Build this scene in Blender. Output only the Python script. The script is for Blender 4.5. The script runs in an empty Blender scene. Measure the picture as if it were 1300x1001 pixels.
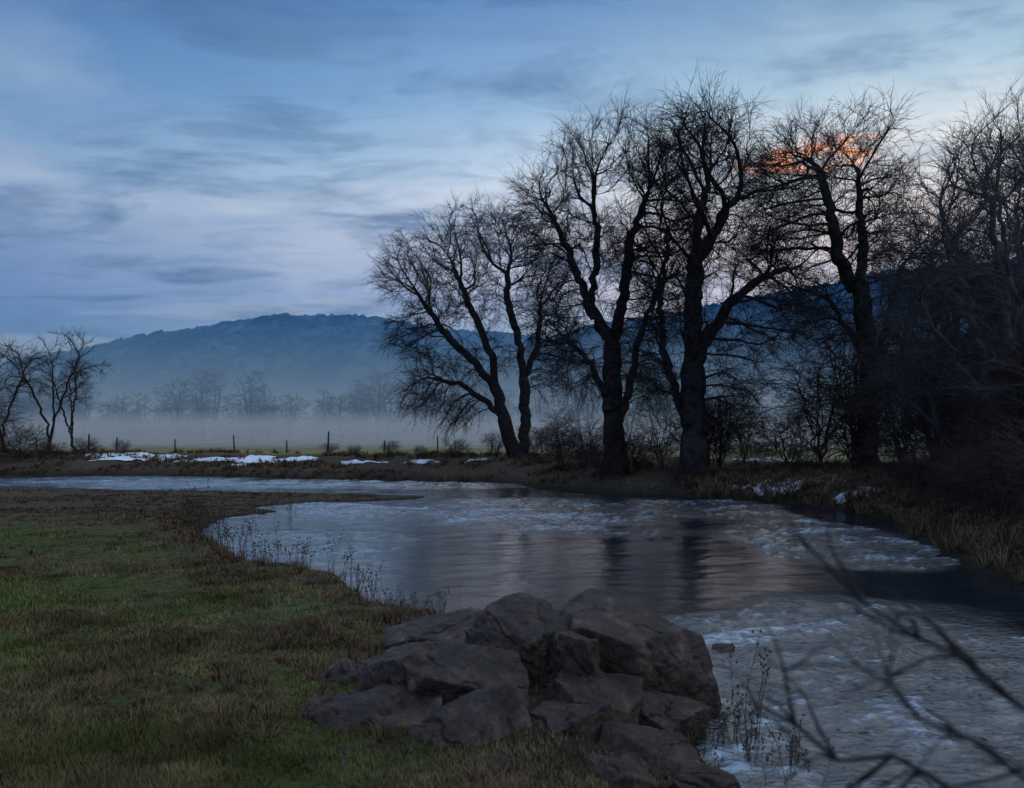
import bpy, math, random
import numpy as np
from mathutils import Vector

scene = bpy.context.scene
scene.view_settings.view_transform = 'Standard'
scene.view_settings.look = 'None'
scene.view_settings.exposure = 0
rng = np.random.default_rng(7)
CAM_Z = 2.6
WL = -0.5

# ------------------------------------------------------------------ helpers
def link(o, parent=None):
    scene.collection.objects.link(o)
    if parent: o.parent = parent
    return o

def make_mesh(name, verts, faces, mat=None, smooth=False, col=None):
    verts = np.asarray(verts, dtype=np.float32)
    me = bpy.data.meshes.new(name)
    if not isinstance(faces, list): faces = [faces]
    faces = [np.asarray(f, dtype=np.int32) for f in faces if len(f)]
    me.vertices.add(len(verts)); me.vertices.foreach_set('co', verts.ravel())
    nl = sum(f.size for f in faces); nf = sum(len(f) for f in faces)
    me.loops.add(nl); me.polygons.add(nf)
    me.loops.foreach_set('vertex_index', np.concatenate([f.ravel() for f in faces]))
    tot = np.concatenate([np.full(len(f), f.shape[1], dtype=np.int32) for f in faces])
    st = np.concatenate([[0], np.cumsum(tot)[:-1]]).astype(np.int32)
    me.polygons.foreach_set('loop_start', st)
    me.polygons.foreach_set('loop_total', tot)
    if smooth: me.polygons.foreach_set('use_smooth', np.ones(nf, dtype=bool))
    if col is not None:
        a = me.color_attributes.new('zone', 'FLOAT_COLOR', 'POINT')
        a.data.foreach_set('color', np.asarray(col, dtype=np.float32).ravel())
    me.update(calc_edges=True)
    if mat: me.materials.append(mat)
    return me

def obj(name, me, parent=None, loc=(0,0,0), rotz=0, scale=(1,1,1)):
    o = bpy.data.objects.new(name, me)
    o.location = loc; o.rotation_euler = (0,0,rotz); o.scale = scale
    return link(o, parent)

def hash2(xi, yi, seed):
    h = (xi.astype(np.int64)*374761393 + yi.astype(np.int64)*668265263 + seed*974634777) & 0xffffffff
    h = ((h ^ (h >> 13))*1274126177) & 0xffffffff
    h = h ^ (h >> 16)
    return (h & 0xffffff)/float(0xffffff)

def vnoise(x, y, seed=0):
    xi = np.floor(x); yi = np.floor(y)
    fx = x-xi; fy = y-yi
    fx = fx*fx*(3-2*fx); fy = fy*fy*(3-2*fy)
    a = hash2(xi,yi,seed); b = hash2(xi+1,yi,seed); c = hash2(xi,yi+1,seed); d = hash2(xi+1,yi+1,seed)
    return (a*(1-fx)+b*fx)*(1-fy)+(c*(1-fx)+d*fx)*fy - 0.5

def fbm(x, y, seed=0, o=3):
    r = 0; a = 1.0
    for i in range(o):
        r = r + a*vnoise(x*2**i+i*17.3, y*2**i-i*9.1, seed+i); a *= .5
    return r

def sm(t):
    t = np.clip(t, 0, 1); return t*t*(3-2*t)

# ------------------------------------------------------------------ river plan (metres, top view)
near_chain = np.array([(2.2,-30),(2.2,0),(2.1,5),(1.9,7.4),(1.9,9.0),(1.5,10.7),(0.3,11.8),(-.9,13.6),(-2.3,15.2),(-3.5,17.5),
    (-4.8,18.7),(-6.1,20.4),(-7.5,23),(-8.9,25.3),(-10.4,29.2),(-10.9,33.1),(-9.8,35.4),(-11.4,38.4),(-8.3,41.0),(-4.9,43.3),
    (-4.5,45.0),(-9.9,47.2),(-18,49.5),(-24.5,51.5),(-37,54.5),(-52,59),(-120,74),(-400,85)], dtype=float)
far_chain = np.array([(-400,95),(-120,84),(-55,76),(-43,72.5),(-28.5,69.6),(-21.3,66.9),(-11.3,62.5),(-4.8,60),(-.5,57.8),
    (2.3,51.5),(5.4,46),(8.3,44.9),(10.5,42.6),(12.8,39.7),(14.0,35.9),(13.7,31.9),(12.3,26.8),(11.2,22.7),(10.4,18),(10.2,12),
    (10.5,5),(12,-30)], dtype=float)
poly = np.vstack([near_chain, far_chain])

def chain_dist(px, py, ch):
    best = np.full(px.shape, 1e9)
    for (ax,ay),(bx,by) in zip(ch[:-1], ch[1:]):
        dx, dy = bx-ax, by-ay
        t = np.clip(((px-ax)*dx+(py-ay)*dy)/(dx*dx+dy*dy), 0, 1)
        best = np.minimum(best, (px-ax-t*dx)**2+(py-ay-t*dy)**2)
    return np.sqrt(best)

def inside(px, py):
    r = np.zeros(px.shape, bool)
    n = len(poly)
    for i in range(n):
        x1,y1 = poly[i]; x2,y2 = poly[(i+1)%n]
        if y1 == y2: continue
        c = ((y1 > py) != (y2 > py)) & (px < (x2-x1)*(py-y1)/(y2-y1)+x1)
        r ^= c
    return r

def ground(x, y):
    x = np.asarray(x, float); y = np.asarray(y, float)
    wx = x + .5*fbm(x*.5, y*.5, 11, 3)*np.clip(y/25,.35,2.0); wy = y + .6*fbm(x*.5, y*.5, 31, 3)
    dn = chain_dist(wx, wy, near_chain); df = chain_dist(wx, wy, far_chain)
    ins = inside(wx, wy)
    s = np.minimum(dn, df)
    far = (df < dn)
    n1 = fbm(x*.25, y*.25, 3, 3); n2 = fbm(x*1.3, y*1.3, 5, 3); n3 = fbm(x*6, y*6, 8, 2)
    spit = sm((y-27)/10.)
    bw = .9 + 5*spit
    rk = 1.3*sm(1-np.hypot((x-1.3)/2.6,(y-7.8)/3.6))
    bw = bw + rk
    zn = WL + .02 + (.48 - .30*spit)*sm(s/bw) + .10*n1*sm(s/2)*(1-.5*spit) + .07*n2*sm(s/.6) + .03*n3*sm(s/.3)
    zf = WL + .02 + .55*sm(s/1.6) + .45*sm((s-1)/4.) + .55*sm((s-3)/9.) + .18*n1*sm(s/3) + .22*n2*sm(s/1.5)*sm(1-(s-12)/10) + .03*n3
    z = np.where(far, zf, zn)
    z = np.where(ins, WL - .10 - .6*sm(s/2.5), np.maximum(z, WL+.04))
    return z, np.where(ins, -s, s), far

def gz(x, y):
    return float(ground(np.array([x]), np.array([y]))[0][0])

# ------------------------------------------------------------------ node material helpers
def new_mat(name):
    m = bpy.data.materials.new(name); m.use_nodes = True
    nt = m.node_tree; nt.nodes.clear()
    out = nt.nodes.new('ShaderNodeOutputMaterial')
    return m, nt, out

def N(nt, typ, **kw):
    n = nt.nodes.new(typ)
    for k, v in kw.items():
        if k == 'ins':
            for a, b in v.items(): n.inputs[a].default_value = b
        else: setattr(n, k, v)
    return n

def ramp(nt, stops, fac=None, interp='LINEAR'):
    r = nt.nodes.new('ShaderNodeValToRGB'); cr = r.color_ramp; cr.interpolation = interp
    while len(cr.elements) > 1: cr.elements.remove(cr.elements[-1])
    cr.elements[0].position = stops[0][0]; cr.elements[0].color = (*stops[0][1], 1)
    for p, c in stops[1:]:
        e = cr.elements.new(p); e.color = (*c, 1)
    if fac is not None: nt.links.new(fac, r.inputs[0])
    return r

def srgb(r, g, b):
    f = lambda c: (c/255/12.92) if c/255 <= .04045 else ((c/255+.055)/1.055)**2.4
    return (f(r), f(g), f(b))

def simple_mat(name, c1, c2, scale=4, rough=.9, bump=.3, bscale=20, spec=.2, dist=.02):
    m, nt, out = new_mat(name)
    tc = N(nt, 'ShaderNodeTexCoord')
    n1 = N(nt, 'ShaderNodeTexNoise', ins={'Scale': scale, 'Detail': 6})
    nt.links.new(tc.outputs['Object'], n1.inputs['Vector'])
    r = ramp(nt, [(.3, c1), (.7, c2)], n1.outputs['Fac'])
    b = N(nt, 'ShaderNodeBsdfPrincipled', ins={'Roughness': rough, 'Specular IOR Level': spec})
    nt.links.new(r.outputs[0], b.inputs['Base Color'])
    if bump:
        n2 = N(nt, 'ShaderNodeTexNoise', ins={'Scale': bscale, 'Detail': 6})
        nt.links.new(tc.outputs['Object'], n2.inputs['Vector'])
        bp = N(nt, 'ShaderNodeBump', ins={'Strength': bump, 'Distance': dist})
        nt.links.new(n2.outputs['Fac'], bp.inputs['Height'])
        nt.links.new(bp.outputs[0], b.inputs['Normal'])
    nt.links.new(b.outputs[0], out.inputs[0])
    return m

def diffuse_mat(name, c1, c2, scale):
    m, nt, out = new_mat(name)
    tc = N(nt, 'ShaderNodeTexCoord')
    n1 = N(nt, 'ShaderNodeTexNoise', ins={'Scale': scale, 'Detail': 2}); nt.links.new(tc.outputs['Object'], n1.inputs['Vector'])
    r = ramp(nt, [(.3, c1), (.7, c2)], n1.outputs['Fac'])
    b = N(nt, 'ShaderNodeBsdfDiffuse'); nt.links.new(r.outputs[0], b.inputs[0]); nt.links.new(b.outputs[0], out.inputs[0])
    return m
bark = diffuse_mat('bark', (.020,.018,.019), (.058,.049,.049), 3)
hazeb = diffuse_mat('haze_pale_bark', (.045,.040,.042), (.10,.085,.082), 1.5)  # bark lightened: the lift of haze is put into its colour
shrubm = diffuse_mat('shrub_bark', (.040,.031,.032), (.105,.068,.060), .6)  # twig colour raised to carry the paleness of haze
postm = simple_mat('weathered_wood', (.03,.025,.02), (.07,.06,.05), 6)
wirem = simple_mat('wire_metal', (.05,.05,.05), (.08,.08,.08), 6, bump=0, rough=.5)
snowm = simple_mat('snow_surface', (.6,.65,.72), (.8,.82,.86), 2, rough=.7, bump=.3, bscale=6)
weedm = diffuse_mat('dry_weed', (.05,.036,.026), (.10,.075,.052), 5)

def blade_mat(name):
    m, nt, out = new_mat(name)
    a = N(nt, 'ShaderNodeAttribute', attribute_name='zone')
    b = N(nt, 'ShaderNodeBsdfDiffuse')
    nt.links.new(a.outputs['Color'], b.inputs['Color'])
    nt.links.new(b.outputs[0], out.inputs[0])
    return m
bladem = blade_mat('grass_blades')

def terrain_mat():
    m, nt, out = new_mat('meadow_ground')
    tc = N(nt, 'ShaderNodeTexCoord')
    at = N(nt, 'ShaderNodeAttribute', attribute_name='zone')
    sep = N(nt, 'ShaderNodeSeparateColor'); nt.links.new(at.outputs['Color'], sep.inputs[0])
    def noise(s, d=8):
        n = N(nt, 'ShaderNodeTexNoise', ins={'Scale': s, 'Detail': d, 'Roughness': .65}); nt.links.new(tc.outputs['Object'], n.inputs['Vector']); return n
    na, nb, nc = noise(.6), noise(5.), noise(.08)
    green = ramp(nt, [(.3, (.028,.028,.010)), (.5, (.064,.073,.020)), (.7, (.115,.108,.038))], nb.outputs['Fac'])
    brown = ramp(nt, [(.3, (.024,.017,.013)), (.5, (.065,.045,.032)), (.72, (.135,.095,.064))], nb.outputs['Fac'])
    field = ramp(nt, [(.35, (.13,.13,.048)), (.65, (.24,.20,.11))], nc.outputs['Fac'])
    def mix(f, a, b):
        mx = N(nt, 'ShaderNodeMix', data_type='RGBA')
        nt.links.new(f, mx.inputs[0]); nt.links.new(a, mx.inputs[6]); nt.links.new(b, mx.inputs[7]); return mx.outputs[2]
    add = N(nt, 'ShaderNodeMath', operation='MULTIPLY_ADD', ins={1: 2.6, 2: -1.35}); nt.links.new(na.outputs['Fac'], add.inputs[0])
    ad2 = N(nt, 'ShaderNodeMath', operation='ADD', use_clamp=True); nt.links.new(add.outputs[0], ad2.inputs[0]); nt.links.new(sep.outputs[0], ad2.inputs[1])
    c = mix(ad2.outputs[0], brown.outputs[0], green.outputs[0])
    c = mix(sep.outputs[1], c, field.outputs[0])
    mud = N(nt, 'ShaderNodeRGB'); mud.outputs[0].default_value = (.016,.012,.009,1)
    c = mix(sep.outputs[2], c, mud.outputs[0])
    b = N(nt, 'ShaderNodeBsdfPrincipled', ins={'Roughness': .95, 'Specular IOR Level': .1})
    nt.links.new(c, b.inputs['Base Color'])
    nd = noise(9., 10)
    bp = N(nt, 'ShaderNodeBump', ins={'Strength': .9, 'Distance': .06}); nt.links.new(nd.outputs['Fac'], bp.inputs['Height'])
    nt.links.new(bp.outputs[0], b.inputs['Normal']); nt.links.new(b.outputs[0], out.inputs[0])
    return m

def graded(a, b, s0, k):
    v = [a]; 
    while v[-1] < b: v.append(v[-1] + s0 + k*abs(v[-1]))
    return np.array(v)
def grid_faces(ny, nx):
    idx = np.arange(nx*ny).reshape(ny, nx)
    return np.stack([idx[:-1,:-1], idx[:-1,1:], idx[1:,1:], idx[1:,:-1]], -1).reshape(-1, 4)
ys = np.concatenate([np.arange(-30, 5, 1.5), graded(5, 4000, .05, .011)])
xp = graded(0, 3500, .11, .012)
xs = np.concatenate([-xp[::-1][:-1], xp])
X, Y = np.meshgrid(xs, ys)
Z, S, FAR = ground(X, Y)
def rocky(x, y): return sm(1.6*(1-np.hypot((x-.75)/2.3, (y-8.0)/2.6)))
gr = np.where(FAR, .05 + .5*sm((S-8)/8), sm((S-.8)/1.5)*(1-.95*sm((Y-21)/10.)))
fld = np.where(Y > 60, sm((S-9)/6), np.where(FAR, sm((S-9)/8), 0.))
mud = np.clip(1 - S/ np.where(FAR, 1.3, .7), 0, 1)
mud = np.maximum(mud, .8*rocky(X, Y))
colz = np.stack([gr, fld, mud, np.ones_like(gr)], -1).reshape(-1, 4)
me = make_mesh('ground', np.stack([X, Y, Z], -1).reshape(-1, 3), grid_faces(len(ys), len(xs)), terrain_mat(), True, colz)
obj('ground', me)

# ------------------------------------------------------------------ water: rippled sheet, rougher over the riffles
def riffle(x, y):
    w_ = fbm(x*.22, y*.22, 91, 3)*1.6
    def zone(cx, cy, rx, ry): return np.clip((1.25-((x-cx)/rx)**2-((y-cy)/ry)**2 + w_)*1.3, 0, 1)
    r = np.maximum(zone(1, 36, 11, 7.), zone(9.6, 29, 3., 8.5))
    r = np.maximum(r, zone(6.0, 10.5, 4.6, 6.)); r = np.maximum(r, .7*zone(-5.5, 25, 3, 4))
    r = np.maximum(r, .8*zone(-22, 60, 26, 8))
    return np.maximum(r, .12)
wy = np.concatenate([np.arange(-30, 6, 2.), graded(6, 72, .028, .0044), np.arange(73.5, 112, 1.5)])
wxp = graded(0, 16, .045, .008); wxn = -graded(0, 48, .045, .009)[1:][::-1]
wx = np.concatenate([np.arange(-420,-49,6.), wxn, wxp, np.arange(18,42,3.)]); wx = np.unique(np.round(wx,4))
XW, YW = np.meshgrid(wx, wy)
rf = riffle(XW, YW)
def ridged(x, y, s): return 1-2*np.abs(vnoise(x, y, s))*1.6
u = XW*.92 + YW*.39; v = -XW*.39 + YW*.92
warp = fbm(u*.6, v*.6, 40, 2)*.9
r0 = ridged(u*.45+warp, v*.85+warp, 47); r1 = ridged(u*1.1+warp, v*2.0+warp, 41); r2 = ridged(u*2.3+warp, v*4.1, 42); r3 = ridged(u*5, v*8+warp, 43)
h = .065*r0*np.clip(YW/30,0.2,1.2) + .050*r1 + .030*r2 + .014*r3 + .018*vnoise(u*1.7, v*3, 44)
calm = .012*vnoise(u*.9, v*1.6, 45) + .009*vnoise(u*2.5+warp, v*4, 46) + .014*vnoise(u*.25, v*.6, 48)
fade = np.clip((72-YW)/10, 0, 1)*np.clip((YW-5)/2, 0, 1)*np.clip((48+XW)/5, 0, 1)*np.clip((17-XW)/2,0,1)
ZW = WL + (h*rf - .06*rf + calm)*fade
streak = fbm(u*.18, v*1.1, 50, 3)
foam = np.clip((.5*r0+.9*r1+.7*r2+.5*r3 + 1.2*fbm(u*.35, v*.8, 49, 3) + 1.1*streak - 1.45)*1.6, 0, 1)*sm((rf-.25)/.6)*fade
def water_mat():
    m, nt, out = new_mat('river_water')
    tc = N(nt, 'ShaderNodeTexCoord')
    at = N(nt, 'ShaderNodeAttribute', attribute_name='zone'); sp = N(nt, 'ShaderNodeSeparateColor'); nt.links.new(at.outputs['Color'], sp.inputs[0])
    mp = N(nt, 'ShaderNodeMapping', ins={'Scale': (1,1.6,1), 'Rotation': (0,0,-.4)}); nt.links.new(tc.outputs['Object'], mp.inputs[0])
    n = N(nt, 'ShaderNodeTexNoise', ins={'Scale': 6, 'Detail': 5, 'Distortion': .6, 'Roughness': .65}); nt.links.new(mp.outputs[0], n.inputs['Vector'])
    mm = N(nt, 'ShaderNodeMath', operation='MULTIPLY'); nt.links.new(n.outputs['Fac'], mm.inputs[0]); nt.links.new(sp.outputs[0], mm.inputs[1])
    bp = N(nt, 'ShaderNodeBump', ins={'Strength': .9, 'Distance': .06}); nt.links.new(mm.outputs[0], bp.inputs['Height'])
    b = N(nt, 'ShaderNodeBsdfPrincipled', ins={'Roughness': .03, 'IOR': 1.85, 'Specular IOR Level': .9})
    nf = N(nt, 'ShaderNodeMapRange', ins={1: .42, 2: .6, 3: .15, 4: 1.}); nt.links.new(n.outputs['Fac'], nf.inputs[0])
    fm = N(nt, 'ShaderNodeMath', operation='MULTIPLY'); nt.links.new(sp.outputs[1], fm.inputs[0]); nt.links.new(nf.outputs[0], fm.inputs[1])
    mx = N(nt, 'ShaderNodeMix', data_type='RGBA', ins={6: (.006,.013,.022,1), 7: (.36,.46,.58,1)}); nt.links.new(fm.outputs[0], mx.inputs[0])
    nt.links.new(mx.outputs[2], b.inputs['Base Color'])
    rr_ = N(nt, 'ShaderNodeMath', operation='MULTIPLY_ADD', ins={1: .5, 2: .03}); nt.links.new(fm.outputs[0], rr_.inputs[0]); nt.links.new(rr_.outputs[0], b.inputs['Roughness'])
    nt.links.new(bp.outputs[0], b.inputs['Normal']); nt.links.new(b.outputs[0], out.inputs[0])
    return m
wc = np.stack([rf, foam, rf, np.ones_like(rf)], -1).reshape(-1,4)
me = make_mesh('river', np.stack([XW,YW,ZW],-1).reshape(-1,3), grid_faces(len(wy), len(wx)), water_mat(), True, wc)
obj('river', me)

# ------------------------------------------------------------------ tree machinery
REF = np.array([.31,.93,.17]); REF /= np.linalg.norm(REF)
def nrm(v): return v/np.maximum(np.linalg.norm(v, axis=-1, keepdims=True), 1e-9)
def frusta(P0, P1, D0, D1, R0, R1, k):
    ang = np.arange(k)*2*np.pi/k; ca, sa = np.cos(ang), np.sin(ang)
    def ring(P, D, R):
        u = nrm(np.cross(D, REF)); v = np.cross(D, u)
        return P[:,None,:] + R[:,None,None]*(ca[None,:,None]*u[:,None,:] + sa[None,:,None]*v[:,None,:])
    V = np.stack([ring(P0, D0, R0), ring(P1, D1, R1)], 1).reshape(-1, 3)
    n = len(P0); j = np.arange(k); j2 = (j+1) % k
    q = np.stack([j, j2, k+j2, k+j], -1)
    F = (np.arange(n)*2*k)[:,None,None] + q[None]
    return V, F.reshape(-1, 4)

class Acc:
    def __init__(s): s.v=[]; s.f=[]; s.n=0
    def add(s, V, F):
        s.v.append(V); s.f.append(F+s.n); s.n += len(V)
    def mesh(s, name, mat): return make_mesh(name, np.vstack(s.v), np.vstack(s.f), mat, True)

def twigs(acc, o, d, L, r, n, droop, wob, rg, k=3):
    P = o.copy(); D = nrm(d); pts=[]; dirs=[]
    for j in range(n):
        D2 = nrm(D + rg.normal(0, wob, D.shape) + np.array([0,0,-1.])*droop*(j+.5)/n)
        Q = P + D2*(L/n)[:,None]
        r0 = r*(1-j/n*.8); r1 = r*(1-(j+1)/n*.8)
        V, F = frusta(P, Q, D, D2, r0, r1, k); acc.add(V, F)
        P = Q; D = D2; pts.append(P); dirs.append(D)
    return pts, dirs

def skeleton(limbs, clumps, seed, step=.38, kill=.48, per=85, depth=2.4, copies=2, wob=.14, inert=.8, iters=130, limbdepth=.12, up=.08):
    rg = np.random.default_rng(seed)
    pos=[np.zeros(3)]; par=[-1]
    for li, lb in enumerate(limbs):
        pts=[np.array([p[0], 0., p[1]]) if len(p)==2 else np.array(p, float) for p in lb]
        sl = rg.normal(0, limbdepth) ; z0 = pts[0][2]
        for p in pts: p[1] += sl*(p[2]-z0)
        A = np.array(pos); i0 = int(np.argmin(((A-pts[0])**2*np.array([1,.15,1])).sum(1)))
        off = A[i0]-pts[0]
        cur = i0
        for a, b in zip(pts[:-1], pts[1:]):
            m = max(1, int(np.linalg.norm(b-a)/step))
            for t in range(1, m+1):
                q = a+(b-a)*t/m + off + rg.normal(0, .07, 3)
                pos.append(q); par.append(cur); cur = len(pos)-1
    nl = len(pos)
    att=[]
    for c in clumps:
        for cc in range(copies):
            ctr = np.array([c[0], rg.normal(0, depth), c[1]])
            u = nrm(rg.normal(0,1,(per,3)))*(rg.random((per,1))**.4)*c[2]
            att.append(ctr+u)
    att = np.vstack(att); att = att[att[:,2]>.3]
    dist = np.full(len(att), 1e9); near = np.zeros(len(att), int)
    def upd(newidx):
        nonlocal dist, near
        Pn = np.array([pos[i] for i in newidx])
        for s0 in range(0, len(Pn), 400):
            d2 = ((att[:,None,:]-Pn[None,s0:s0+400,:])**2).sum(-1)
            j = d2.argmin(1); dm = np.sqrt(d2[np.arange(len(att)), j])
            b = dm < dist; dist[b] = dm[b]; near[b] = np.array(newidx)[s0+j[b]]
    upd(list(range(len(pos))))
    kids = {}
    dirs = [np.array([0,0,1.])]*len(pos)
    for i in range(1, nl): dirs[i] = nrm(pos[i]-pos[par[i]])
    for it in range(iters):
        keep = dist > kill
        att = att[keep]; dist = dist[keep]; near = near[keep]
        if len(att) == 0: break
        uvec = nrm(att-np.array(pos)[near])
        un, inv = np.unique(near, return_inverse=True)
        S = np.zeros((len(un),3)); np.add.at(S, inv, uvec)
        new=[]
        for k_, i in enumerate(un):
            if kids.get(i,0) >= 3: continue
            d = nrm(nrm(S[k_]) + inert*dirs[i] + rg.normal(0, wob, 3) + np.array([0,0,up]))
            pos.append(pos[i]+d*step*rg.uniform(.8,1.1)); par.append(i); dirs.append(d)
            kids[i] = kids.get(i,0)+1; new.append(len(pos)-1)
        if not new: break
        upd(new)
    return np.array(pos), np.array(par), np.array(dirs), rg

def build_tree(name, limbs, clumps, seed, R=.55, rtip=.019, twigL=1.55, tw=2, sub=4, twr=.015, droop=.3, mat=bark, flare=1.5, spread=.45, upb=.28, **kw):
    pos, par, dirs, rg = skeleton(limbs, clumps, seed, **kw)
    n = len(pos)
    cnt = np.zeros(n)
    hask = np.zeros(n, bool); hask[par[1:]] = True
    cnt[~hask] = 1
    for i in range(n-1, 0, -1): cnt[par[i]] += cnt[i]
    e = math.log(max(cnt[0],2))/math.log(R/rtip)
    rad = rtip*cnt**(1/e)
    main = np.full(n, -1); best = np.zeros(n)
    for i in range(1, n):
        if cnt[i] > best[par[i]]: best[par[i]] = cnt[i]; main[par[i]] = i
    c = np.arange(1, n); p = par[1:]
    ismain = main[p] == c
    D1 = dirs[c]; D0 = np.where(ismain[:,None], dirs[p], D1)
    R1 = rad[c]; R0 = np.where(ismain, rad[p], np.minimum(rad[p], R1*1.35))
    fl0 = 1+(flare-1)*np.exp(-pos[p][:,2]/.5); fl1 = 1+(flare-1)*np.exp(-pos[c][:,2]/.5)
    R0 = R0*fl0; R1 = R1*fl1
    acc = Acc()
    P0 = pos[p].copy(); P1 = pos[c]
    P0[pos[p][:,2] < .01, 2] = -.4
    for lo, hi, k in ((.12, 99, 10), (.04, .12, 6), (0, .04, 3)):
        mk = (R1 >= lo) & (R1 < hi)
        if mk.any():
            V, F = frusta(P0[mk], P1[mk], D0[mk], D1[mk], R0[mk], R1[mk], k); acc.add(V, F)
    thin = np.where((rad < .07) & (pos[:,2] > .8))[0]
    ctr = pos[thin].mean(0)
    o = np.repeat(thin, tw)
    O = pos[o]; outw = nrm(O-ctr*np.array([1,1,.8]))
    D = nrm(dirs[o] + rg.normal(0, spread, O.shape) + .35*outw + np.array([0,0,upb]))
    L = twigL*rg.uniform(.35,1.35,len(o))
    pts, ds = twigs(acc, O, D, L, np.full(len(o), twr), 4, droop, .10, rg)
    for s in range(sub):
        j = [0,1,2,1][s % 4]
        D2 = nrm(ds[j] + rg.normal(0, .42, O.shape))
        twigs(acc, pts[j], D2, L*rg.uniform(.3,.65,len(o)), np.full(len(o), twr*.7), 2, droop, .12, rg)
    return acc.mesh(name, mat)

def place(name, me, x, y, rotz=0, s=1, parent=None, dz=0, mirror=False):
    return obj(name, me, parent, (x, y, gz(x, y)+dz), rotz, (-s if mirror else s, s, s))

A = build_tree('willow_a', [[(0,0),(-.6,1.2),(-1.0,3),(-1.5,5),(-2.0,8),(-3.3,11),(-4.6,14)], [(.3,0),(.8,.8),(1.0,3),(.9,6),(.5,9),(-.4,12),(-.5,15)],
        [(-1.5,5),(-3.2,7.3),(-5.3,9.3),(-7.3,12)], [(.9,6),(2,9),(2.2,12)], [(-1.0,3),(-2.6,4.6),(-4.6,5.8),(-6.8,6.2)]],
    [(-7.6,15.6,2.6),(-4.2,17,2.8),(-1,17.2,2.8),(2,14.6,2.5),(-9,14.0,1.8),(-6,11.5,2.6),(-3,12.8,2.8),(1,11.5,2.6),(-8,9.5,2.2),(2.8,9.5,2.2),(-6.3,6,2),(-3,7.5,2.4),(1.8,6.5,1.8),(-7.5,5.0,1.8),(-4.5,3.6,1.4)],
    1, R=.75, step=.42, kill=.52, twr=.017, per=95)
B = build_tree('willow_b', [[(0,0),(-.1,4),(-.2,8),(-1.6,10.3),(-2.6,13),(-4,16)], [(-.2,7.8),(.5,11),(.8,14),(1.7,17)], [(-1.6,10.3),(-1.1,13),(-1.4,16.5)],[(0,2.2),(.9,5),(1.6,8.5),(2.6,11.5)],[(-.1,4),(-1.3,6.5),(-3,8.5)]],
    [(-4.2,17,1.9),(-2,18.2,2.),(.5,18.6,2.),(2.4,17.4,1.9),(-4.3,14,2.2),(-1.5,14.5,2.2),(1.5,14.5,2.2),(3.3,14,2),(-3,10.6,2.0),(.5,11,2.2),(-3.6,8,1.8),(2.9,9.8,1.8),(-2,6,1.7),(2.5,6,1.7),(1,8,1.6),(4,12,1.6),(4.4,15.5,1.4)],
    2, R=.70)
C = build_tree('willow_c', [[(0,0),(0,1.8),(-.8,4.5),(-1.5,7),(-1.6,10),(-1.0,13.4),(-1.7,16.5)], [(0,1.8),(0,4.4),(.1,8.7),(.3,12),(.7,15),(1.5,18)],
        [(.05,6),(1,8),(2.5,10),(4,11.3),(5.4,11.8)], [(.3,12),(1.6,14),(2.6,16)]],
    [(1.5,18.9,1.7),(-.2,18.0,1.8),(2.6,17.0,1.9),(-1.6,16.7,1.9),(-1.7,14.8,2.1),(.9,15,2.1),(3.2,14.2,2.0),(4.9,12.5,1.8),(-.6,11.7,2.1),(2.3,11.4,2.1),(5.8,10.8,1.7),(-2,8.7,1.8),(3.2,7.8,1.9),(.6,7.8,1.8),(-2.2,5.4,1.5),(2,5,1.5),(4.6,8.5,1.5),(-2.6,12.4,1.7)],
    3, R=.80)
Dm = build_tree('willow_d', [[(0,0),(.2,5.5),(-.6,9.5),(-1.9,11.8),(-2.5,14.6),(-3.4,17)], [(-.6,9.5),(-.6,13),(-.9,16.8)], [(.2,5.5),(1,8.5),(1.6,11)],[(.1,4),(-1,7),(-2.8,9.6)]],
    [(-5,17.2,1.8),(-3.2,18.0,1.8),(-.9,17.8,1.9),(-5.9,15.5,1.9),(-3.2,15.3,2),(-.5,15.4,2),(.9,13.2,1.8),(-4.2,12.7,1.8),(-1.4,12.3,2),(1.6,10,2),(-2,8.6,2),(2.5,7,1.8),(-4,10,1.6),(-5.4,13,1.6),(2.8,12,1.6),(1.2,16,1.5)],
    4, R=.62, per=95)
E = build_tree('bare_tree_e', [[(0,0),(-.6,3),(-1.5,6),(-2.6,9)], [(0,0),(.3,4),(0,8),(-.6,11.5)], [(.3,4),(1.2,8),(1.8,11)], [(-.6,3),(-2,4.8),(-3.4,6.8)]],
    [(-2.2,10.8,1.1),(-.9,12.2,1.1),(.5,12.4,1.2),(-3.1,9.2,1.2),(-1.2,9.8,1.4),(.8,10.4,1.4),(2,11.6,1.4),(-3.8,7.4,1.2),(-2,7,1.4),(0,7.5,1.4),(2,8,1.6),(-2.8,4.8,1.2),(-1,4.5,1.4),(1.6,4.8,1.4)],
    5, R=.28, twigL=1.1, step=.33, kill=.55, depth=1.3, twr=.010, per=38, up=.3, tw=2, mat=hazeb, rtip=.017)
SM = build_tree('small_tree', [[(0,0),(-.3,2.5),(-1.6,5),(-3.2,8)], [(-.1,1),(.5,3.5),(1.8,7),(2.6,9.5)], [(0,2),(.1,5),(-.2,8.5)]],
    [(-3.6,8.8,1.2),(-2,8.2,1.2),(0,9,1.3),(2.6,9.8,1.2),(1.5,7.5,1.3),(-3,6,1.2),(-.5,6.3,1.2),(3,7.5,1.)],
    6, R=.17, twigL=1.2, per=16, depth=1.0, tw=2, twr=.014, rtip=.02, up=.35, sub=2)
LA = build_tree('field_tree_a', [[(0,0),(0,4),(-1,8),(-2.5,12)],[(0,4),(1,8),(2.5,13)],[(0,6),(.2,11),(0,16)]],
    [(-3,13,3),(0,16,3),(3,14,3),(-4,9,2.6),(4,9.5,2.6),(0,11,3),(0,6.5,2)], 61, R=.5, rtip=.03, per=30, step=.7, kill=.9, tw=2, sub=2, twr=.045, twigL=1.7)
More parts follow.
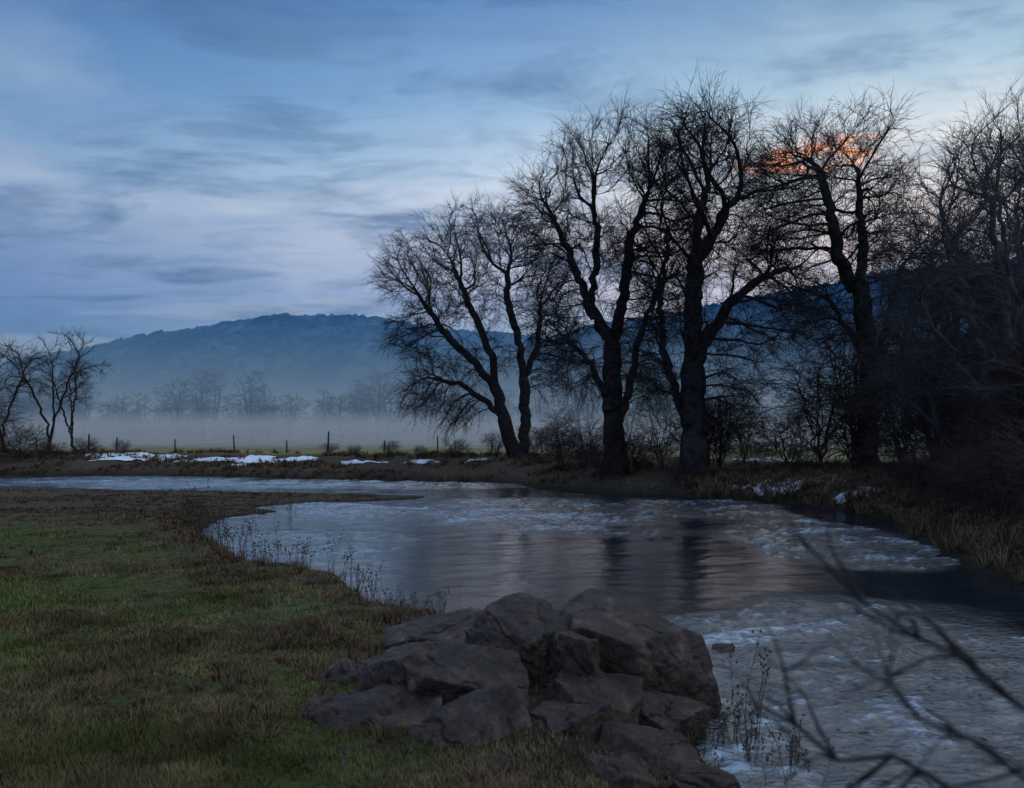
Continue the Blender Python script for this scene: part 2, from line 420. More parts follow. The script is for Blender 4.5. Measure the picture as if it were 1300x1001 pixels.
LB = build_tree('field_tree_b', [[(0,0),(0,6),(-.3,11),(-.6,17)],[(0,5),(1.4,9),(1.8,14)]],
    [(-.6,18,2),(1.4,16,2),(-1.6,14,2.1),(1.6,12,2.2),(-1.8,10,2.1),(0,8,2),(1.5,7,1.6)], 62, R=.4, rtip=.03, per=30, step=.7, kill=.9, tw=2, sub=2, twr=.045, twigL=1.6)
LC = build_tree('field_tree_c', [[(0,0),(-.6,3),(-2.5,6),(-4.5,8)],[(0,0),(.5,4),(2,8),(3.5,10)],[(0,3),(0,8),(0,12)]],
    [(-4.5,8.5,2.4),(-2,11,2.6),(1,12,2.6),(4,10.5,2.5),(-4,5,2),(4.5,6,2),(0,7,2.4)], 63, R=.45, rtip=.03, per=30, step=.7, kill=.9, tw=2, sub=2, twr=.045, twigL=1.6)

place('willow_tree', A, 0.4, 68.5)
place('willow_tree', B, 6.3, 53.0)
place('willow_tree', C, 10.1, 47.5)
place('willow_tree', Dm, 20.6, 50.5)
place('bare_tree', E, 17.2, 30.0)
place('bare_tree', E, 20.5, 34.5, 1.9, 1.05)
place('bare_tree', E, 24.5, 42.0, 4.1, 1.15)
place('bare_tree', E, 15.2, 24.5, 2.7, .8)
place('bare_tree', E, 21.5, 44.0, 5.2, .95)
place('bare_tree', E, 20.0, 38.5, .6, .98)
place('bare_tree', E, 27.0, 44.0, 3.3, 1.2)
place('bare_tree', E, 16.9, 33.0, 5.9, .72)
place('bare_tree', SM, -46.0, 86.0, 0, 1.1)
place('bare_tree', SM, -42.5, 84.0, 1.7, .85)
place('bare_tree', SM, -54, 92.0, 3.0, 1.1)

# --- shrubs
def shrub(name, seed, w, h, dens=22, **kw):
    rg = np.random.default_rng(seed)
    limbs=[]; 
    for i in range(9):
        a = rg.uniform(0, 2*math.pi); r = rg.uniform(.3,.9)*w*.6; z = h*rg.uniform(.5,.85)
        limbs.append([(0,0,0),(math.cos(a)*r*.35, math.sin(a)*r*.35, z*.45),(math.cos(a)*r, math.sin(a)*r, z)])
    cl=[]
    for i in range(18):
        a = rg.uniform(-1,1); z = rg.uniform(.12,.85)
        cl.append((a*w*.8*math.sqrt(max(0,1-(z*.9)**2)), z*h, w*.28))
    return build_tree(name, limbs, cl, seed+50, R=.11, rtip=.009, twigL=h*.22, per=dens, depth=w*.35, twr=.009, tw=2, sub=4, mat=shrubm, step=h*.06, kill=h*.09, flare=1., spread=.55, upb=.35, limbdepth=0, **kw)
S1 = shrub('shrub_a', 21, 2.6, 4.2)
S2 = shrub('shrub_b', 22, 3.0, 3.4)
S3 = shrub('shrub_c', 23, 2.2, 5.2)
shr = [S1, S2, S3]
spots = [
 (3.4,57,.8,1),(4.6,55,.9,0),(7.6,53.5,.7,1),(5.2,50,.6,1),(8.6,50,.9,2),(11.8,49.5,1.05,0),(12.5,52,.9,2),(9.2,46.6,.4,1),(13.0,46.8,.45,1),(1.8,66,.7,1),(-1.2,67.5,.5,0),
 (6.6,51.5,.8,2),(3.2,60,.8,2),(14.5,54,.9,0),(10.8,51.5,1.1,1),
 (17.2,48.5,1.5,0),(18.6,47.0,1.6,2),(20.8,46,1.6,0),(22.6,44,1.5,2),(16.2,51,.9,1),(24,47,1.7,0),(15.0,45,.4,1),(19.3,49,1.6,2),(18.0,45.5,1.1,1),
 (18.2,38.5,.9,1),(19.4,35.5,1.15,0),(17.6,32.2,.8,1),(16.2,28.0,.8,0),(17.5,28.5,1.1,2),(15.0,25.5,.65,1),(18.5,31,1.2,0),(14.6,22.6,.7,0),(16.4,24.5,.95,2),(20,28,1.3,0),(21.5,38,1.6,2),(13.6,20.4,.6,1),(22,33,1.6,0),(26,40,1.9,2),(25,36,1.8,0),
 (16.2,34.5,.5,1),(15.6,30.5,.6,0),(14.4,27.2,.6,1),(13.2,23.6,.55,0),(12.4,19.6,.6,2),(12.9,17.5,.6,0),(15.8,21.8,1.0,2),(17.6,25.8,1.3,0),(20.3,40.5,1.3,0),(23.4,38.5,1.5,0),
 (-47,76.5,1.5,0),(-50,78,1.7,2),(-44,77.5,.9,1),(-53,80,1.8,0),(-41.5,78.5,.45,1),(-56,84,1.9,2),(-39,79,.5,1),(-36,80,.35,0),(-13,72,.3,1),(-10,71,.35,0),(-7.5,70,.3,1),(-4.5,69.5,.4,1),(-16,76,.3,0)]
for i,(x,y,s,k) in enumerate(spots):
    place('shrub', shr[k], x, y, i*1.37, s, dz=-.05)

# --- far tree row in the mist
row = bpy.data.objects.new('distant_tree_row', None); link(row)
rr = random.Random(4)
tm = [LA, LB, LC]
for i in range(170):
    x = -230 + i*2.9 + rr.uniform(-2.5,2.5); y = 245 + rr.uniform(-18, 40) + .0006*(x+50)**2
    s = rr.uniform(.65,1.0)*(1.2 if rr.random() < .15 else 1)
    obj('row_tree', tm[rr.choice([0,1,1,2])], row, (x, y, .9), rr.uniform(0,6.28), (s*1.1,s*1.1,s))
for i in range(90):
    x = -230 + i*5.4 + rr.uniform(-3,3); y = 250 + rr.uniform(-10, 40)
    s = rr.uniform(.35,.6)
    obj('row_brush', LC, row, (x,y,.4), rr.uniform(0,6.28), (s*1.5,s*1.5,s))

# ------------------------------------------------------------------ hills
def hill(name, crest, ycr, depth, seed, mat, sp=5.):
    cx = np.array([c[0] for c in crest], float); cz = np.array([c[1] for c in crest], float)
    xs = np.arange(cx[0], cx[-1], sp); t = np.linspace(0, 1.35, int(depth/sp*.9))
    X, T = np.meshgrid(xs, t)
    H = np.interp(X, cx, cz)
    H = H + 8*fbm(X/120, X*0, seed, 2)
    prof = np.where(T < 1, np.sin(np.clip(T,0,1)*np.pi/2)**1.25, 1-(T-1)**2*2.2)
    Yc = ycr + 60*fbm(X/300, X*0+3, seed+5, 2)
    Y = Yc - depth + depth*T
    Z = H*prof*(1+.22*fbm(X/140, Y/140, seed+1, 3)*(1-np.clip(T,0,1)))
    can = np.abs(vnoise(X/9, Y/9, seed+2))*2
    Z = Z + (10*(1-can)+12*vnoise(X/5, Y/5, seed+3))*sm(T*8)*.9 - 2
    obj(name, make_mesh(name, np.stack([X,Y,Z],-1).reshape(-1,3), grid_faces(len(t), len(xs)), mat, False))
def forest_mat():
    m, nt, out = new_mat('haze_blue_forest')
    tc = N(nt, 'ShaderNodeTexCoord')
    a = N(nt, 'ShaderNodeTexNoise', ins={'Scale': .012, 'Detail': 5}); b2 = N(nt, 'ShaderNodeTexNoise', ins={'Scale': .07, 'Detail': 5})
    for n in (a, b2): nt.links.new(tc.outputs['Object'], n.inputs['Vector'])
    r = ramp(nt, [(.42, (.004,.009,.014)), (.58, (.026,.038,.050))], a.outputs['Fac'])  # blue of distance haze is worked into these forest colours
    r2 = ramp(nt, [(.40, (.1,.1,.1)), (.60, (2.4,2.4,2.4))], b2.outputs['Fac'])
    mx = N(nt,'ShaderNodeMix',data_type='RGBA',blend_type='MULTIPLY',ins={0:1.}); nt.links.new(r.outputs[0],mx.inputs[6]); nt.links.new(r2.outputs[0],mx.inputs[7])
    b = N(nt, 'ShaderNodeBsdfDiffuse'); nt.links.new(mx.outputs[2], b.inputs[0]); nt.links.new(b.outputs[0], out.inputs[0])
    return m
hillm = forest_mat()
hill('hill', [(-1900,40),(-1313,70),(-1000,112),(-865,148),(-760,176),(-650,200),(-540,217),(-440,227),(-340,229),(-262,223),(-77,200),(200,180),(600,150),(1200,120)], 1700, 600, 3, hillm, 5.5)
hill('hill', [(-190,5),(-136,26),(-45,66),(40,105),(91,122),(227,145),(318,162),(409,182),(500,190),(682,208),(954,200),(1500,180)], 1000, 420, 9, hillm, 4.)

# ------------------------------------------------------------------ mist: layers lying on the field
mist = bpy.data.objects.new('mist', None); link(mist)
def vol(name, x0,x1,y0,y1,z0,z1, dens, col, g=.2):
    m, nt, out = new_mat(name)
    v = N(nt, 'ShaderNodeVolumeScatter', ins={'Color': (*col,1), 'Density': dens, 'Anisotropy': g})
    nt.links.new(v.outputs[0], out.inputs['Volume'])
    vs = [(x,y,z) for z in (z0,z1) for (x,y) in ((x0,y0),(x1,y0),(x1,y1),(x0,y1))]
    fs = np.array([[3,2,1,0],[4,5,6,7],[0,1,5,4],[1,2,6,5],[2,3,7,6],[3,0,4,7]])
    obj(name, make_mesh(name, vs, fs, m), mist)
vol('mist_low', -700, 800, 108, 700, -.8, 6, .016, (.84,.94,1))
vol('mist_high', -720, 820, 125, 720, -1.0, 22, .0055, (.60,.82,1))
vol('valley_haze', -2500, 2500, 105, 2600, -1.1, 190, .00045, (.10,.42,1.0))

# ------------------------------------------------------------------ snow patches draped on the banks
def snow(cx, cy, w, d, seed, thr=.0):
    nxx = int(w/.16); nyy = int(d/.16)
    x = np.linspace(cx-w/2, cx+w/2, nxx); y = np.linspace(cy-d/2, cy+d/2, nyy)
    X, Y = np.meshgrid(x, y)
    Z, S, _ = ground(X, Y)
    e = 1-((X-cx)/(w/2))**2-((Y-cy)/(d/2))**2
    t = np.clip(e, -1, 1)*.6 + fbm(X*.45, Y*.8, seed, 4)*1.2 - thr
    Z = Z + np.clip(t, -.5, .35)*.35
    F = grid_faces(nyy, nxx)
    keep = (t.ravel()[F] > -.25).any(1) & (S.ravel()[F] > .1).all(1)
    obj('snow_patch', make_mesh('snow_patch', np.stack([X,Y,Z],-1).reshape(-1,3), F[keep], snowm, True))
for a in [(-33.5,77.2,9,4,1,.0),(-27,75.0,7,3.4,2,.05),(-23.5,74.5,6,3,5,.0),(-19.5,72.5,7,3.4,7,.1),(-36,80,7,3,9,.2),(-11.5,68.5,4,2,13,.35),(-7,66.5,3,1.6,14,.35),(-3,66,3,1.6,15,.35),
          (14.3,42.2,5.0,2.6,3,.0),(15.8,41.0,3.4,2.2,4,.1),(12.2,43.8,2.5,1.4,8,.2),(17.3,40.0,4.0,2.4,18,.0),(15.2,37.4,2.4,2.2,19,.15),(17,58,5,3,10,.3)]:
    snow(*a)

# ------------------------------------------------------------------ fence
fence = bpy.data.objects.new('fence', None); link(fence)
px = [-61,-54,-48,-43,-40.4,-34,-28.2,-23,-18.6,-13,-7.6,-2,3,8,14,20,27]
tops=[]
for i,x in enumerate(px):
    y = 88 + .6*math.sin(i*2.1); z = gz(x,y); h = 1.45 + .25*math.sin(i*3.3) + (.4 if i in (3,8) else 0)
    acc = Acc(); lean = np.array([.04*math.sin(i*5), .03*math.cos(i*7), 1.])
    P = np.array([[0,0,-.3],[0,0,h*.5],[0,0,h]]); P[:,:2] += lean[:2]*P[:,2:3]*1.3
    r = .10 if i in (3,8) else .08
    V,F = frusta(P[:-1],P[1:],np.tile(nrm(lean),(2,1)),np.tile(nrm(lean),(2,1)),np.array([r*1.1,r]),np.array([r,r*.8]),7)
    acc.add(V,F); V,F = frusta(P[-1:],P[-1:]+[[.02,0,.06]],nrm(lean)[None],nrm(lean)[None],np.array([r*.8]),np.array([.01]),7); acc.add(V,F)
    obj('post_%d'%(i+1), acc.mesh('post', postm), fence, (x,y,z)); tops.append(np.array([x,y,z+h]))
acc = Acc()
for f in (.25,.55,.85):
    for a,b in zip(tops[:-1],tops[1:]):
        a2=a-[0,.09,1.45*(1-f)]; b2=b-[0,.09,1.45*(1-f)]
        pts=[a2+(b2-a2)*t-np.array([0,0,.12*(t*(1-t))*4]) for t in np.linspace(0,1,5)]
        P=np.array(pts); D=nrm(P[1:]-P[:-1]); V,F=frusta(P[:-1],P[1:],D,D,np.full(4,.006),np.full(4,.006),3); acc.add(V,F)
obj('wires', acc.mesh('wires', wirem), fence)

# ------------------------------------------------------------------ rocks
def rock_mat():
    m, nt, out = new_mat('river_rock')
    tc = N(nt, 'ShaderNodeTexCoord')
    def noise(s,d,r=.6,sc=(1,1,1)):
        mp = N(nt, 'ShaderNodeMapping', ins={'Scale': sc}); nt.links.new(tc.outputs['Object'], mp.inputs[0])
        n = N(nt,'ShaderNodeTexNoise',ins={'Scale':s,'Detail':d,'Roughness':r}); nt.links.new(mp.outputs[0],n.inputs['Vector']); return n
    a,b_,c = noise(3.0,8),noise(18,8,.75),noise(3.,8,.7,(1,1,2.2))
    r1 = ramp(nt,[(.36,(.016,.009,.007)),(.5,(.052,.028,.020)),(.62,(.095,.058,.042)),(.74,(.20,.165,.145))],a.outputs['Fac'])
    r2 = ramp(nt,[(.35,(.2,.2,.2)),(.7,(1.7,1.55,1.45))],b_.outputs['Fac'])
    mx = N(nt,'ShaderNodeMix',data_type='RGBA',blend_type='MULTIPLY',ins={0:1.}); nt.links.new(r1.outputs[0],mx.inputs[6]); nt.links.new(r2.outputs[0],mx.inputs[7])
    b = N(nt,'ShaderNodeBsdfPrincipled',ins={'Roughness':.45,'Specular IOR Level':.35}); nt.links.new(mx.outputs[2],b.inputs['Base Color'])
    ad = N(nt,'ShaderNodeMath',operation='MULTIPLY_ADD',ins={1:.6}); nt.links.new(b_.outputs['Fac'],ad.inputs[0]); nt.links.new(c.outputs['Fac'],ad.inputs[2])
    bp = N(nt,'ShaderNodeBump',ins={'Strength':.9,'Distance':.08}); nt.links.new(ad.outputs[0],bp.inputs['Height'])
    nt.links.new(bp.outputs[0],b.inputs['Normal']); nt.links.new(b.outputs[0],out.inputs[0])
    return m
rockm = rock_mat()
import bmesh
bm = bmesh.new(); bmesh.ops.create_icosphere(bm, subdivisions=7, radius=1)
bm.verts.ensure_lookup_table()
ICO = np.array([v.co[:] for v in bm.verts]); ICOF = np.array([[v.index for v in f.verts] for f in bm.faces]); bm.free(); ICO = nrm(ICO)
def n3(p, s, seed):
    return (fbm(p[:,0]*s+p[:,2]*s*.7, p[:,1]*s-p[:,2]*s*.6, seed, 4)+fbm(p[:,2]*s+7, p[:,0]*s*.8-p[:,1]*s*.5, seed+9, 4))*.6
def rock(x, y, z, hx, hy, hz, ry, rz, seed, rx=0, name='boulder', soft=80.):
    rg = np.random.default_rng(seed)
    pl = [np.array(v,float) for v in ((1,0,0),(-1,0,0),(0,1,0),(0,-1,0),(0,0,1),(0,0,-1))]
    ds = [rg.uniform(.80,.95) for _ in pl]
    for i in range(6): pl[i] = nrm(pl[i]+rg.normal(0,.2,3))
    for i in range(11):
        pl.append(nrm(rg.normal(0,1,3))); ds.append(rg.uniform(.84,1.12))
    Wd = nrm(ICO + .05*np.stack([n3(ICO,4,seed+21), n3(ICO,4,seed+22), n3(ICO,4,seed+23)], -1))
    acc = np.zeros(len(ICO))
    for n_, d in zip(pl, ds):
        acc += (np.maximum(Wd@n_, 1e-4)/d)**soft
    r = acc**(-1/soft)
    V = ICO*r[:,None]*np.array([hx,hy,hz])*1.05
    V = V*(1+.08*n3(ICO, 1.9, seed)[:,None]) + ICO*((.065*min(1,hz/.4))*n3(V, 4, seed+3)[:,None])
    V -= ICO*(.035*np.clip(1-np.abs(n3(V, 2.2, seed+14))*18,0,1)[:,None])
    V += ICO*(.028*np.abs(n3(V, 10, seed+7))[:,None] + .010*n3(V, 30, seed+8)[:,None])
    o = obj(name, make_mesh('boulder', V, ICOF, rockm, True), None, (x,y,z), 0)
    o.rotation_euler = (rx, ry, rz)
rock(1.20,10.2,-.10,1.08,.80,.68,.20,.1,31, rx=.08)
rock(.06,9.6,-.02,.48,.5,.62,-.1,.4,32, rx=.12)
rock(-.80,10.5,.04,.72,.6,.34,.05,-.2,33, rx=.1)
rock(-.66,8.9,-.06,.92,.6,.52,.04,.12,34, rx=.14)
rock(-1.25,8.1,-.12,.74,.45,.28,-.05,-.1,35, rx=.1)
rock(.62,9.3,-.02,.34,.38,.52,.2,.5,36, rx=.1)
rock(.80,8.8,-.24,.54,.40,.34,.1,.2,37, rx=.15)
rock(-.45,7.8,-.22,.72,.4,.32,0,.2,38, rx=.1)
rock(.35,8.1,-.30,.46,.38,.34,.1,.9,39, rx=.1)
rock(1.55,9.0,-.42,.46,.35,.30,.1,.5,41)
rock(1.18,8.0,-.44,.50,.4,.32,.1,.1,42, rx=.1)
rock(-.1,7.1,-.34,.58,.38,.32,.1,1.3,48, rx=.1)
rock(.75,7.2,-.42,.52,.38,.32,-.1,.5,49)
rock(1.6,7.4,-.52,.45,.36,.28,.1,2.1,50)
rock(-1.15,7.1,-.24,.50,.34,.24,0,.7,51)
rock(-1.65,9.3,-.05,.34,.3,.2,0,1.1,53)
rock(3.1,12.8,-.57,.16,.13,.09,0,.1,43,name='river_stone')
rock(4.9,26.5,-.53,.35,.2,.1,0,.1,44,name='river_stone')
rock(4.2,26.2,-.53,.2,.15,.08,0,.8,45,name='river_stone')

# ------------------------------------------------------------------ grass (one mesh), dry grass (one mesh)
def blades(P, h, w, lean, yaw, col, segs=1):
    n = len(P); side = np.stack([np.cos(yaw), np.sin(yaw), np.zeros(n)], -1)*w[:,None]*.5
    fwd = np.stack([-np.sin(yaw), np.cos(yaw), np.zeros(n)], -1)
    up = np.array([0,0,1.])
    if segs == 1:
        tip = P + up*h[:,None] + fwd*(lean*h)[:,None]
        V = np.stack([P-side, P+side, tip], 1).reshape(-1,3); F = np.arange(3*n).reshape(-1,3)
        return V, [F], np.repeat(col, 3, 0)
    m = P + up*(h*.6)[:,None] + fwd*(lean*h*.35)[:,None]
    tip = P + up*(h*(1-.25*lean))[:,None] + fwd*(lean*h)[:,None]
    V = np.stack([P-side, P+side, m+side*.7, m-side*.7, tip], 1).reshape(-1,3)
    b = (np.arange(n)*5)[:,None]
    return V, [b+np.array([[0,1,2,3]]), b+np.array([[3,2,4]])], np.repeat(col, 5, 0)

n = 800000
y = 5.2*np.exp(rng.random(n)*math.log(36/5.2)); x = (rng.random(n)*1.05-.80)*y*.85
x = np.where(x > 3, -x, x)
keepd = rng.random(n) < np.clip(8./y, .15, 1)
x, y = x[keepd], y[keepd]
z, s, far = ground(x, y)
rk = rocky(x, y)
green = sm((s-.4)/2.4)*(1-.95*sm((y-22)/10)) + 2.4*fbm(x*.35, y*.35, 77, 3) - .18 - rk
dens = (.62 + 1.4*fbm(x*.9, y*.9, 78, 3))*(1-.93*rk)
k = (s > .25) & (~far) & (rng.random(len(x)) < dens)
x,y,z,s,green = x[k],y[k],z[k],s[k],green[k]
m = len(x)
g = np.clip(green+rng.normal(0,.25,m), 0, 1)[:,None]
br = rng.uniform(.6,1.35,m)[:,None]*(1+1.0*fbm(x*1.7,y*1.7,90,2))[:,None]
col = (np.array([.118,.132,.036])*g + np.array([.150,.105,.060])*(1-g))*br
col = np.hstack([np.clip(col,0.004,1), np.ones((m,1))])
h = rng.uniform(.025,.07,m)*(1+1.5*np.clip(fbm(x*1.1,y*1.1,80,2),-.4,1))
V,F,Cc = blades(np.stack([x,y,z-.005],-1), h, .005+.0009*y, rng.uniform(.1,1.1,m), rng.uniform(0,6.28,m), col)
obj('grass', make_mesh('grass', V, F, bladem, False, Cc))

def tufts(cx, cy, nb, H, spread, seed, tone=1.):
    rg = np.random.default_rng(seed); n = len(cx)
    ang = rg.uniform(0,6.28,(n,nb)); rr_ = np.abs(rg.normal(0,1,(n,nb)))*spread[:,None]
    X = (cx[:,None]+np.cos(ang)*rr_).ravel(); Y = (cy[:,None]+np.sin(ang)*rr_).ravel()
    Z, S, _ = ground(X, Y)
    hh = (H[:,None]*rg.uniform(.4,1.1,(n,nb))).ravel()
    ln = rg.uniform(.2,1.3,n*nb)
    c = np.repeat(rg.uniform(.5,1.25,n), nb)[:,None]*rg.uniform(.7,1.3,(n*nb,1))*np.array([[.145,.092,.058]])*tone
    c = np.hstack([c, np.ones((n*nb,1))])
    ok = S > .02
    return blades(np.stack([X,Y,Z-.02],-1)[ok], hh[ok], (.005+.0007*Y)[ok], ln[ok], (ang.ravel()-math.pi/2)[ok], c[ok], 2)

def scatter_band(n, x0,x1,y0,y1, smin, smax, wantfar, seed):
    rg = np.random.default_rng(seed)
    x = rg.uniform(x0,x1,n); y = rg.uniform(y0,y1,n); z,s,f = ground(x,y)
    k = (s>smin)&(s<smax)&(f==wantfar)
    return x[k], y[k], rg
VV=[]; FQ=[]; FT=[]; CC=[]; off=0
def addt(res):
    global off
    V,F,C = res; VV.append(V); FQ.append(F[0]+off); FT.append(F[1]+off); CC.append(C); off += len(V)
x,y,rg = scatter_band(5600, 9,24,14,48, .2, 9, True, 101); addt(tufts(x,y,26,rg.uniform(.25,.75,len(x)),rg.uniform(.06,.2,len(x)),1,1.2))
x,y,rg = scatter_band(9000, -62,9,50,92, .2, 14, True, 102)
k = fbm(x*.2,y*.4,55,2) > -.05; x,y = x[k],y[k]
addt(tufts(x,y,16,rg.uniform(.2,.6,len(x)),rg.uniform(.1,.3,len(x)),2,.95))
x,y,rg = scatter_band(6000, -14,3,7,30, .1, 1.3, False, 103)
k = rg.random(len(x)) < .5; x,y = x[k],y[k]
addt(tufts(x,y,22,rg.uniform(.08,.32,len(x)),rg.uniform(.04,.12,len(x)),3))
x,y,rg = scatter_band(9000, -50,-4,27,52, .3, 14, False, 104)
k = (fbm(x*.25,y*.25,56,2) > .0) & (rg.random(len(x)) < np.clip((50-y)/10,0,1)); x,y = x[k],y[k]
addt(tufts(x,y,12,rg.uniform(.06,.20,len(x)),rg.uniform(.1,.25,len(x)),4,.85))
rg = np.random.default_rng(19); y = rg.uniform(6,30,900); x = -rg.uniform(-.05,.62,900)*y; k = fbm(x*.5,y*.5,66,2) > .05; x,y=x[k],y[k]
addt(tufts(x,y,26,rg.uniform(.06,.18,len(x)),rg.uniform(.05,.18,len(x)),7,.9))
rg = np.random.default_rng(9); x = rg.uniform(-3.4,-.9,110); y = rg.uniform(7.2,12,110); addt(tufts(x,y,30,rg.uniform(.08,.3,110),rg.uniform(.04,.15,110),5))
obj('dry_grass', make_mesh('dry_grass', np.vstack(VV), [np.vstack(FQ), np.vstack(FT)], bladem, False, np.vstack(CC)))

# ------------------------------------------------------------------ dried weeds
def weed(seed, h, nstem, spread=.12, heads=True):
    rg = np.random.default_rng(seed); acc = Acc()
    o = np.zeros((nstem,3)); o[:,:2] = rg.normal(0, spread, (nstem,2)); o[:,2] = -.05
    d = np.tile([0,0,1.],(nstem,1)) + rg.normal(0,.14,(nstem,3))
    L = h*rg.uniform(.55,1.05,nstem)
    pts, ds = twigs(acc, o, d, L, np.full(nstem,.006), 6, .06, .06, rg, 4)
    for j in (2,3,4,4,5,5):
        D2 = nrm(ds[j]+rg.normal(0,.5,(nstem,3))); Lb = L*rg.uniform(.08,.2,nstem)
        p2, d2 = twigs(acc, pts[j], D2, Lb, np.full(nstem,.0035), 3, -.4, .08, rg, 3)
        if heads and j > 3:
            V,F = frusta(p2[-1], p2[-1]+d2[-1]*.02, d2[-1], d2[-1], np.full(nstem,.005), np.full(nstem,.014), 5); acc.add(V,F)
            V,F = frusta(p2[-1]+d2[-1]*.02, p2[-1]+d2[-1]*.032, d2[-1], d2[-1], np.full(nstem,.014), np.full(nstem,.002), 5); acc.add(V,F)
    return acc.mesh('dried_weed', weedm)
W = [weed(1,1.25,7), weed(2,.7,12,.2), weed(3,.55,16,.25), weed(4,.9,8,.15)]
for i,(x,y,s,k) in enumerate([(2.35,8.6,1,0),(2.15,8.2,.9,1),(2.55,8.3,.8,2),(2.0,8.7,.8,2),(2.4,7.8,.8,3),(2.2,8.9,.9,1),
   (-2.0,14.4,.8,1),(-1.6,13.6,.7,2),(-2.5,15.0,1.0,1),(-2.9,15.8,.9,2),(-3.3,16.6,1.1,3),(-4.3,18.0,1.1,1),(-5.0,18.6,1.2,2),(-5.8,19.6,1.2,1),(-6.4,20.5,1.3,3),(-7.2,22.2,1.4,2),(-8.2,23.9,1.5,1),
   (-9.3,25.5,1.8,2),(-9.7,26.2,1.9,1),(-9.9,27.3,1.9,2),(-10.4,28.2,1.7,3),(-9.0,24.9,1.6,2),(-8.6,34.6,1.6,3),(-1.1,12.4,.7,2)]):
    place('dried_weed', W[k], x, y, i*.9, s)

# ------------------------------------------------------------------ shrub beside the camera, overhanging the river
def near_shrub():
    rg = np.random.default_rng(12); acc = Acc()
    stems = [((0,0,-.1),(-.3,.1,1.4),(-.6,.15,2.15),(-.95,.2,2.36)), ((.1,0,-.1),(-.1,.2,1.5),(-.5,.3,2.2),(-.95,.45,2.52)), ((0,.1,-.1),(-.35,.3,1.3),(-.7,.45,2.1),(-1.15,.55,2.28)),
             ((.2,0,-.1),(-.2,0,1.4),(-.6,-.05,2.0),(-.9,-.05,2.22))]
    for st in stems:
        P=[]; 
        for a,b in zip(st[:-1],st[1:]):
            a=np.array(a,float); b=np.array(b,float)
            for t in np.linspace(0,1,6)[:-1]: P.append(a+(b-a)*t+rg.normal(0,.014,3))
        P.append(np.array(st[-1],float)); P=np.array(P); D=nrm(P[1:]-P[:-1]); D=np.vstack([D,D[-1:]])
        R=np.linspace(.015,.004,len(P))
        V,F=frusta(P[:-1],P[1:],D[:-1],D[1:],R[:-1],R[1:],6); acc.add(V,F)
        i = np.arange(5,len(P)); i=np.repeat(i,2)
        p2,d2 = twigs(acc, P[i], D[i]+rg.normal(0,.5,(len(i),3)), rg.uniform(.10,.32,len(i)), np.full(len(i),.005),4,.2,.18,rg,4)
        twigs(acc, p2[1], d2[1]+rg.normal(0,.5,(len(i),3)), rg.uniform(.06,.16,len(i)), np.full(len(i),.0035),3,.2,.18,rg,4)
    return acc.mesh('overhanging_shrub', bark)
place('overhanging_shrub', near_shrub(), 1.68, 1.35)

# ------------------------------------------------------------------ sky
w = bpy.data.worlds.new('World'); scene.world = w; w.use_nodes = True
nt = w.node_tree; nt.nodes.clear()
out = nt.nodes.new('ShaderNodeOutputWorld'); bg = nt.nodes.new('ShaderNodeBackground')
tc = N(nt, 'ShaderNodeTexCoord'); sep = N(nt, 'ShaderNodeSeparateXYZ'); nt.links.new(tc.outputs['Generated'], sep.inputs[0])
def M(op, a, b=None, c=None, clamp=False):
    n = N(nt, 'ShaderNodeMath', operation=op, use_clamp=clamp)
    for i, v in enumerate((a,b,c)):
        if v is None: continue
        if isinstance(v, (int,float)): n.inputs[i].default_value = v
        else: nt.links.new(v, n.inputs[i])
    return n.outputs[0]
def MIX(f, a, b, mode='MIX'):
    n = N(nt, 'ShaderNodeMix', data_type='RGBA', blend_type=mode)
    for i, v in ((0,f),(6,a),(7,b)):
        if isinstance(v, (int,float)): n.inputs[i].default_value = v
        elif isinstance(v, tuple): n.inputs[i].default_value = (*v,1)
        else: nt.links.new(v, n.inputs[i])
    return n.outputs[2]
zc = M('MAXIMUM', sep.outputs[2], 0.0); inv = M('DIVIDE', 1.0, M('ADD', zc, .10))
cmb = N(nt, 'ShaderNodeCombineXYZ'); nt.links.new(M('MULTIPLY', M('MULTIPLY', sep.outputs[0], inv), .55), cmb.inputs[0]); nt.links.new(M('MULTIPLY', sep.outputs[1], inv), cmb.inputs[1])
def wn(s, d, dist=0, r=.55):
    n = N(nt, 'ShaderNodeTexNoise', ins={'Scale': s, 'Detail': d, 'Distortion': dist, 'Roughness': r}); nt.links.new(cmb.outputs[0], n.inputs['Vector']); return n.outputs['Fac']
n1 = wn(.9, 5, .5); n2 = wn(2.4, 7, .4, .62); n3_ = wn(5.5, 6, .8, .62)
zz = M('ADD', sep.outputs[2], M('MULTIPLY', M('SUBTRACT', n1, .5), .10))
base = ramp(nt, [(0,srgb(108,144,202)),(.10,srgb(120,152,202)),(.16,srgb(152,166,204)),(.22,srgb(180,186,208)),(.29,srgb(174,190,210)),(.36,srgb(128,160,192)),(.46,srgb(86,122,166)),(.62,srgb(178,204,236)),(1,srgb(200,220,246))], zz)  # top stops: unseen zenith made brighter, added to light ground and mist
az = M('MULTIPLY_ADD', sep.outputs[0], 1.0, .5, True)
lr = ramp(nt, [(0,(.32,.46,.64)),(.3,(.58,.71,.84)),(.5,(.88,.93,.99)),(.65,(1.10,1.06,1.0)),(1,(1.28,1.16,1.0))], az)
col = MIX(1.0, base.outputs[0], lr.outputs[0], 'MULTIPLY')
cl = N(nt, 'ShaderNodeMapRange', ins={1:.50,2:.65,3:0.,4:.75}); nt.links.new(n2, cl.inputs[0])
col = MIX(cl.outputs[0], col, srgb(60,91,130))
cl3 = N(nt, 'ShaderNodeMapRange', ins={1:.48,2:.70,3:0.,4:.5}); nt.links.new(n3_, cl3.inputs[0])
col = MIX(cl3.outputs[0], col, srgb(84,113,148))
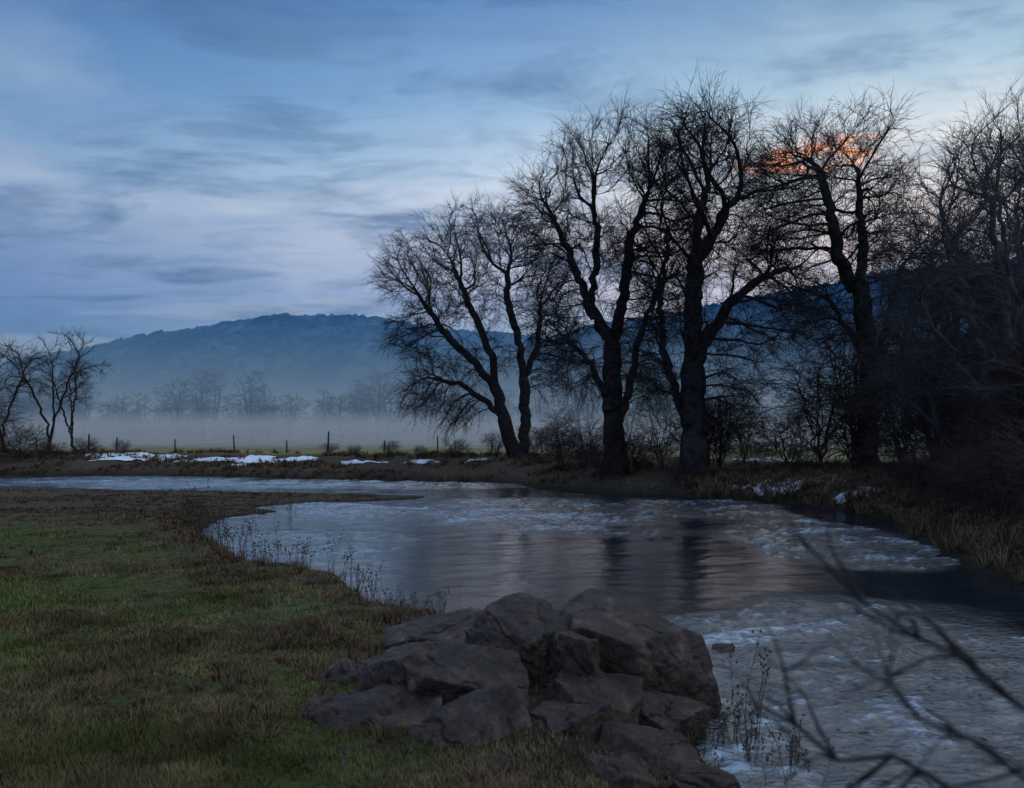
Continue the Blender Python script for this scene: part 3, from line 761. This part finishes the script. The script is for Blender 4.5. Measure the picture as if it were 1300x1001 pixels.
cl2 = N(nt, 'ShaderNodeMapRange', ins={1:.34,2:.50,3:.35,4:0.}); nt.links.new(n1, cl2.inputs[0])
col = MIX(cl2.outputs[0], col, srgb(186,198,214))
def spot(dx, dz, ax, az_, colr, amt):
    global col
    L = math.sqrt(dx*dx+1+dz*dz)
    ex = M('DIVIDE', M('SUBTRACT', sep.outputs[0], dx/L), ax); ez = M('DIVIDE', M('SUBTRACT', sep.outputs[2], dz/L), az_)
    q = M('ADD', M('MULTIPLY', ex, ex), M('MULTIPLY', ez, ez))
    q = M('SUBTRACT', 1.0, q, None, True)
    front = M('GREATER_THAN', sep.outputs[1], 0.0)
    nn = wn(11.0, 6, 1.0, .65)
    q = M('MULTIPLY', M('MULTIPLY', q, front), M('MULTIPLY_ADD', nn, 9.0, -4.0, True)); q = M('MULTIPLY', q, amt, None, True)
    col = MIX(q, col, colr)
spot(.345, .325, .085, .020, (.85,.38,.20), 1.7)
skyt = N(nt, 'ShaderNodeTexSky', sky_type='NISHITA', sun_disc=False, sun_elevation=math.radians(3), sun_rotation=math.radians(20), air_density=1.5, dust_density=2)
s2 = MIX(1.0, skyt.outputs[0], (.05,.05,.05), 'MULTIPLY')
col = MIX(.94, s2, col)
nt.links.new(col, bg.inputs[0]); bg.inputs[1].default_value = 1.55
nt.links.new(bg.outputs[0], out.inputs[0])

sl = bpy.data.lights.new('sun', 'SUN'); sl.energy = .14; sl.angle = math.radians(50); sl.color = (1,.86,.78)
so = bpy.data.objects.new('sun', sl); link(so)
d = -Vector((math.sin(math.radians(20)), math.cos(math.radians(20)), math.tan(math.radians(14))))
so.rotation_euler = d.to_track_quat('-Z','Y').to_euler()

# ------------------------------------------------------------------ camera
cd = bpy.data.cameras.new('camera'); co = bpy.data.objects.new('camera', cd); link(co)
co.location = (0,0,CAM_Z); co.rotation_euler = (math.radians(90),0,0)
cd.sensor_width = 36; cd.lens = 30.46; cd.shift_y = .042; cd.clip_end = 8000; cd.clip_start = .05
cd.dof.use_dof = True; cd.dof.focus_distance = 24; cd.dof.aperture_fstop = 2.0
scene.camera = co
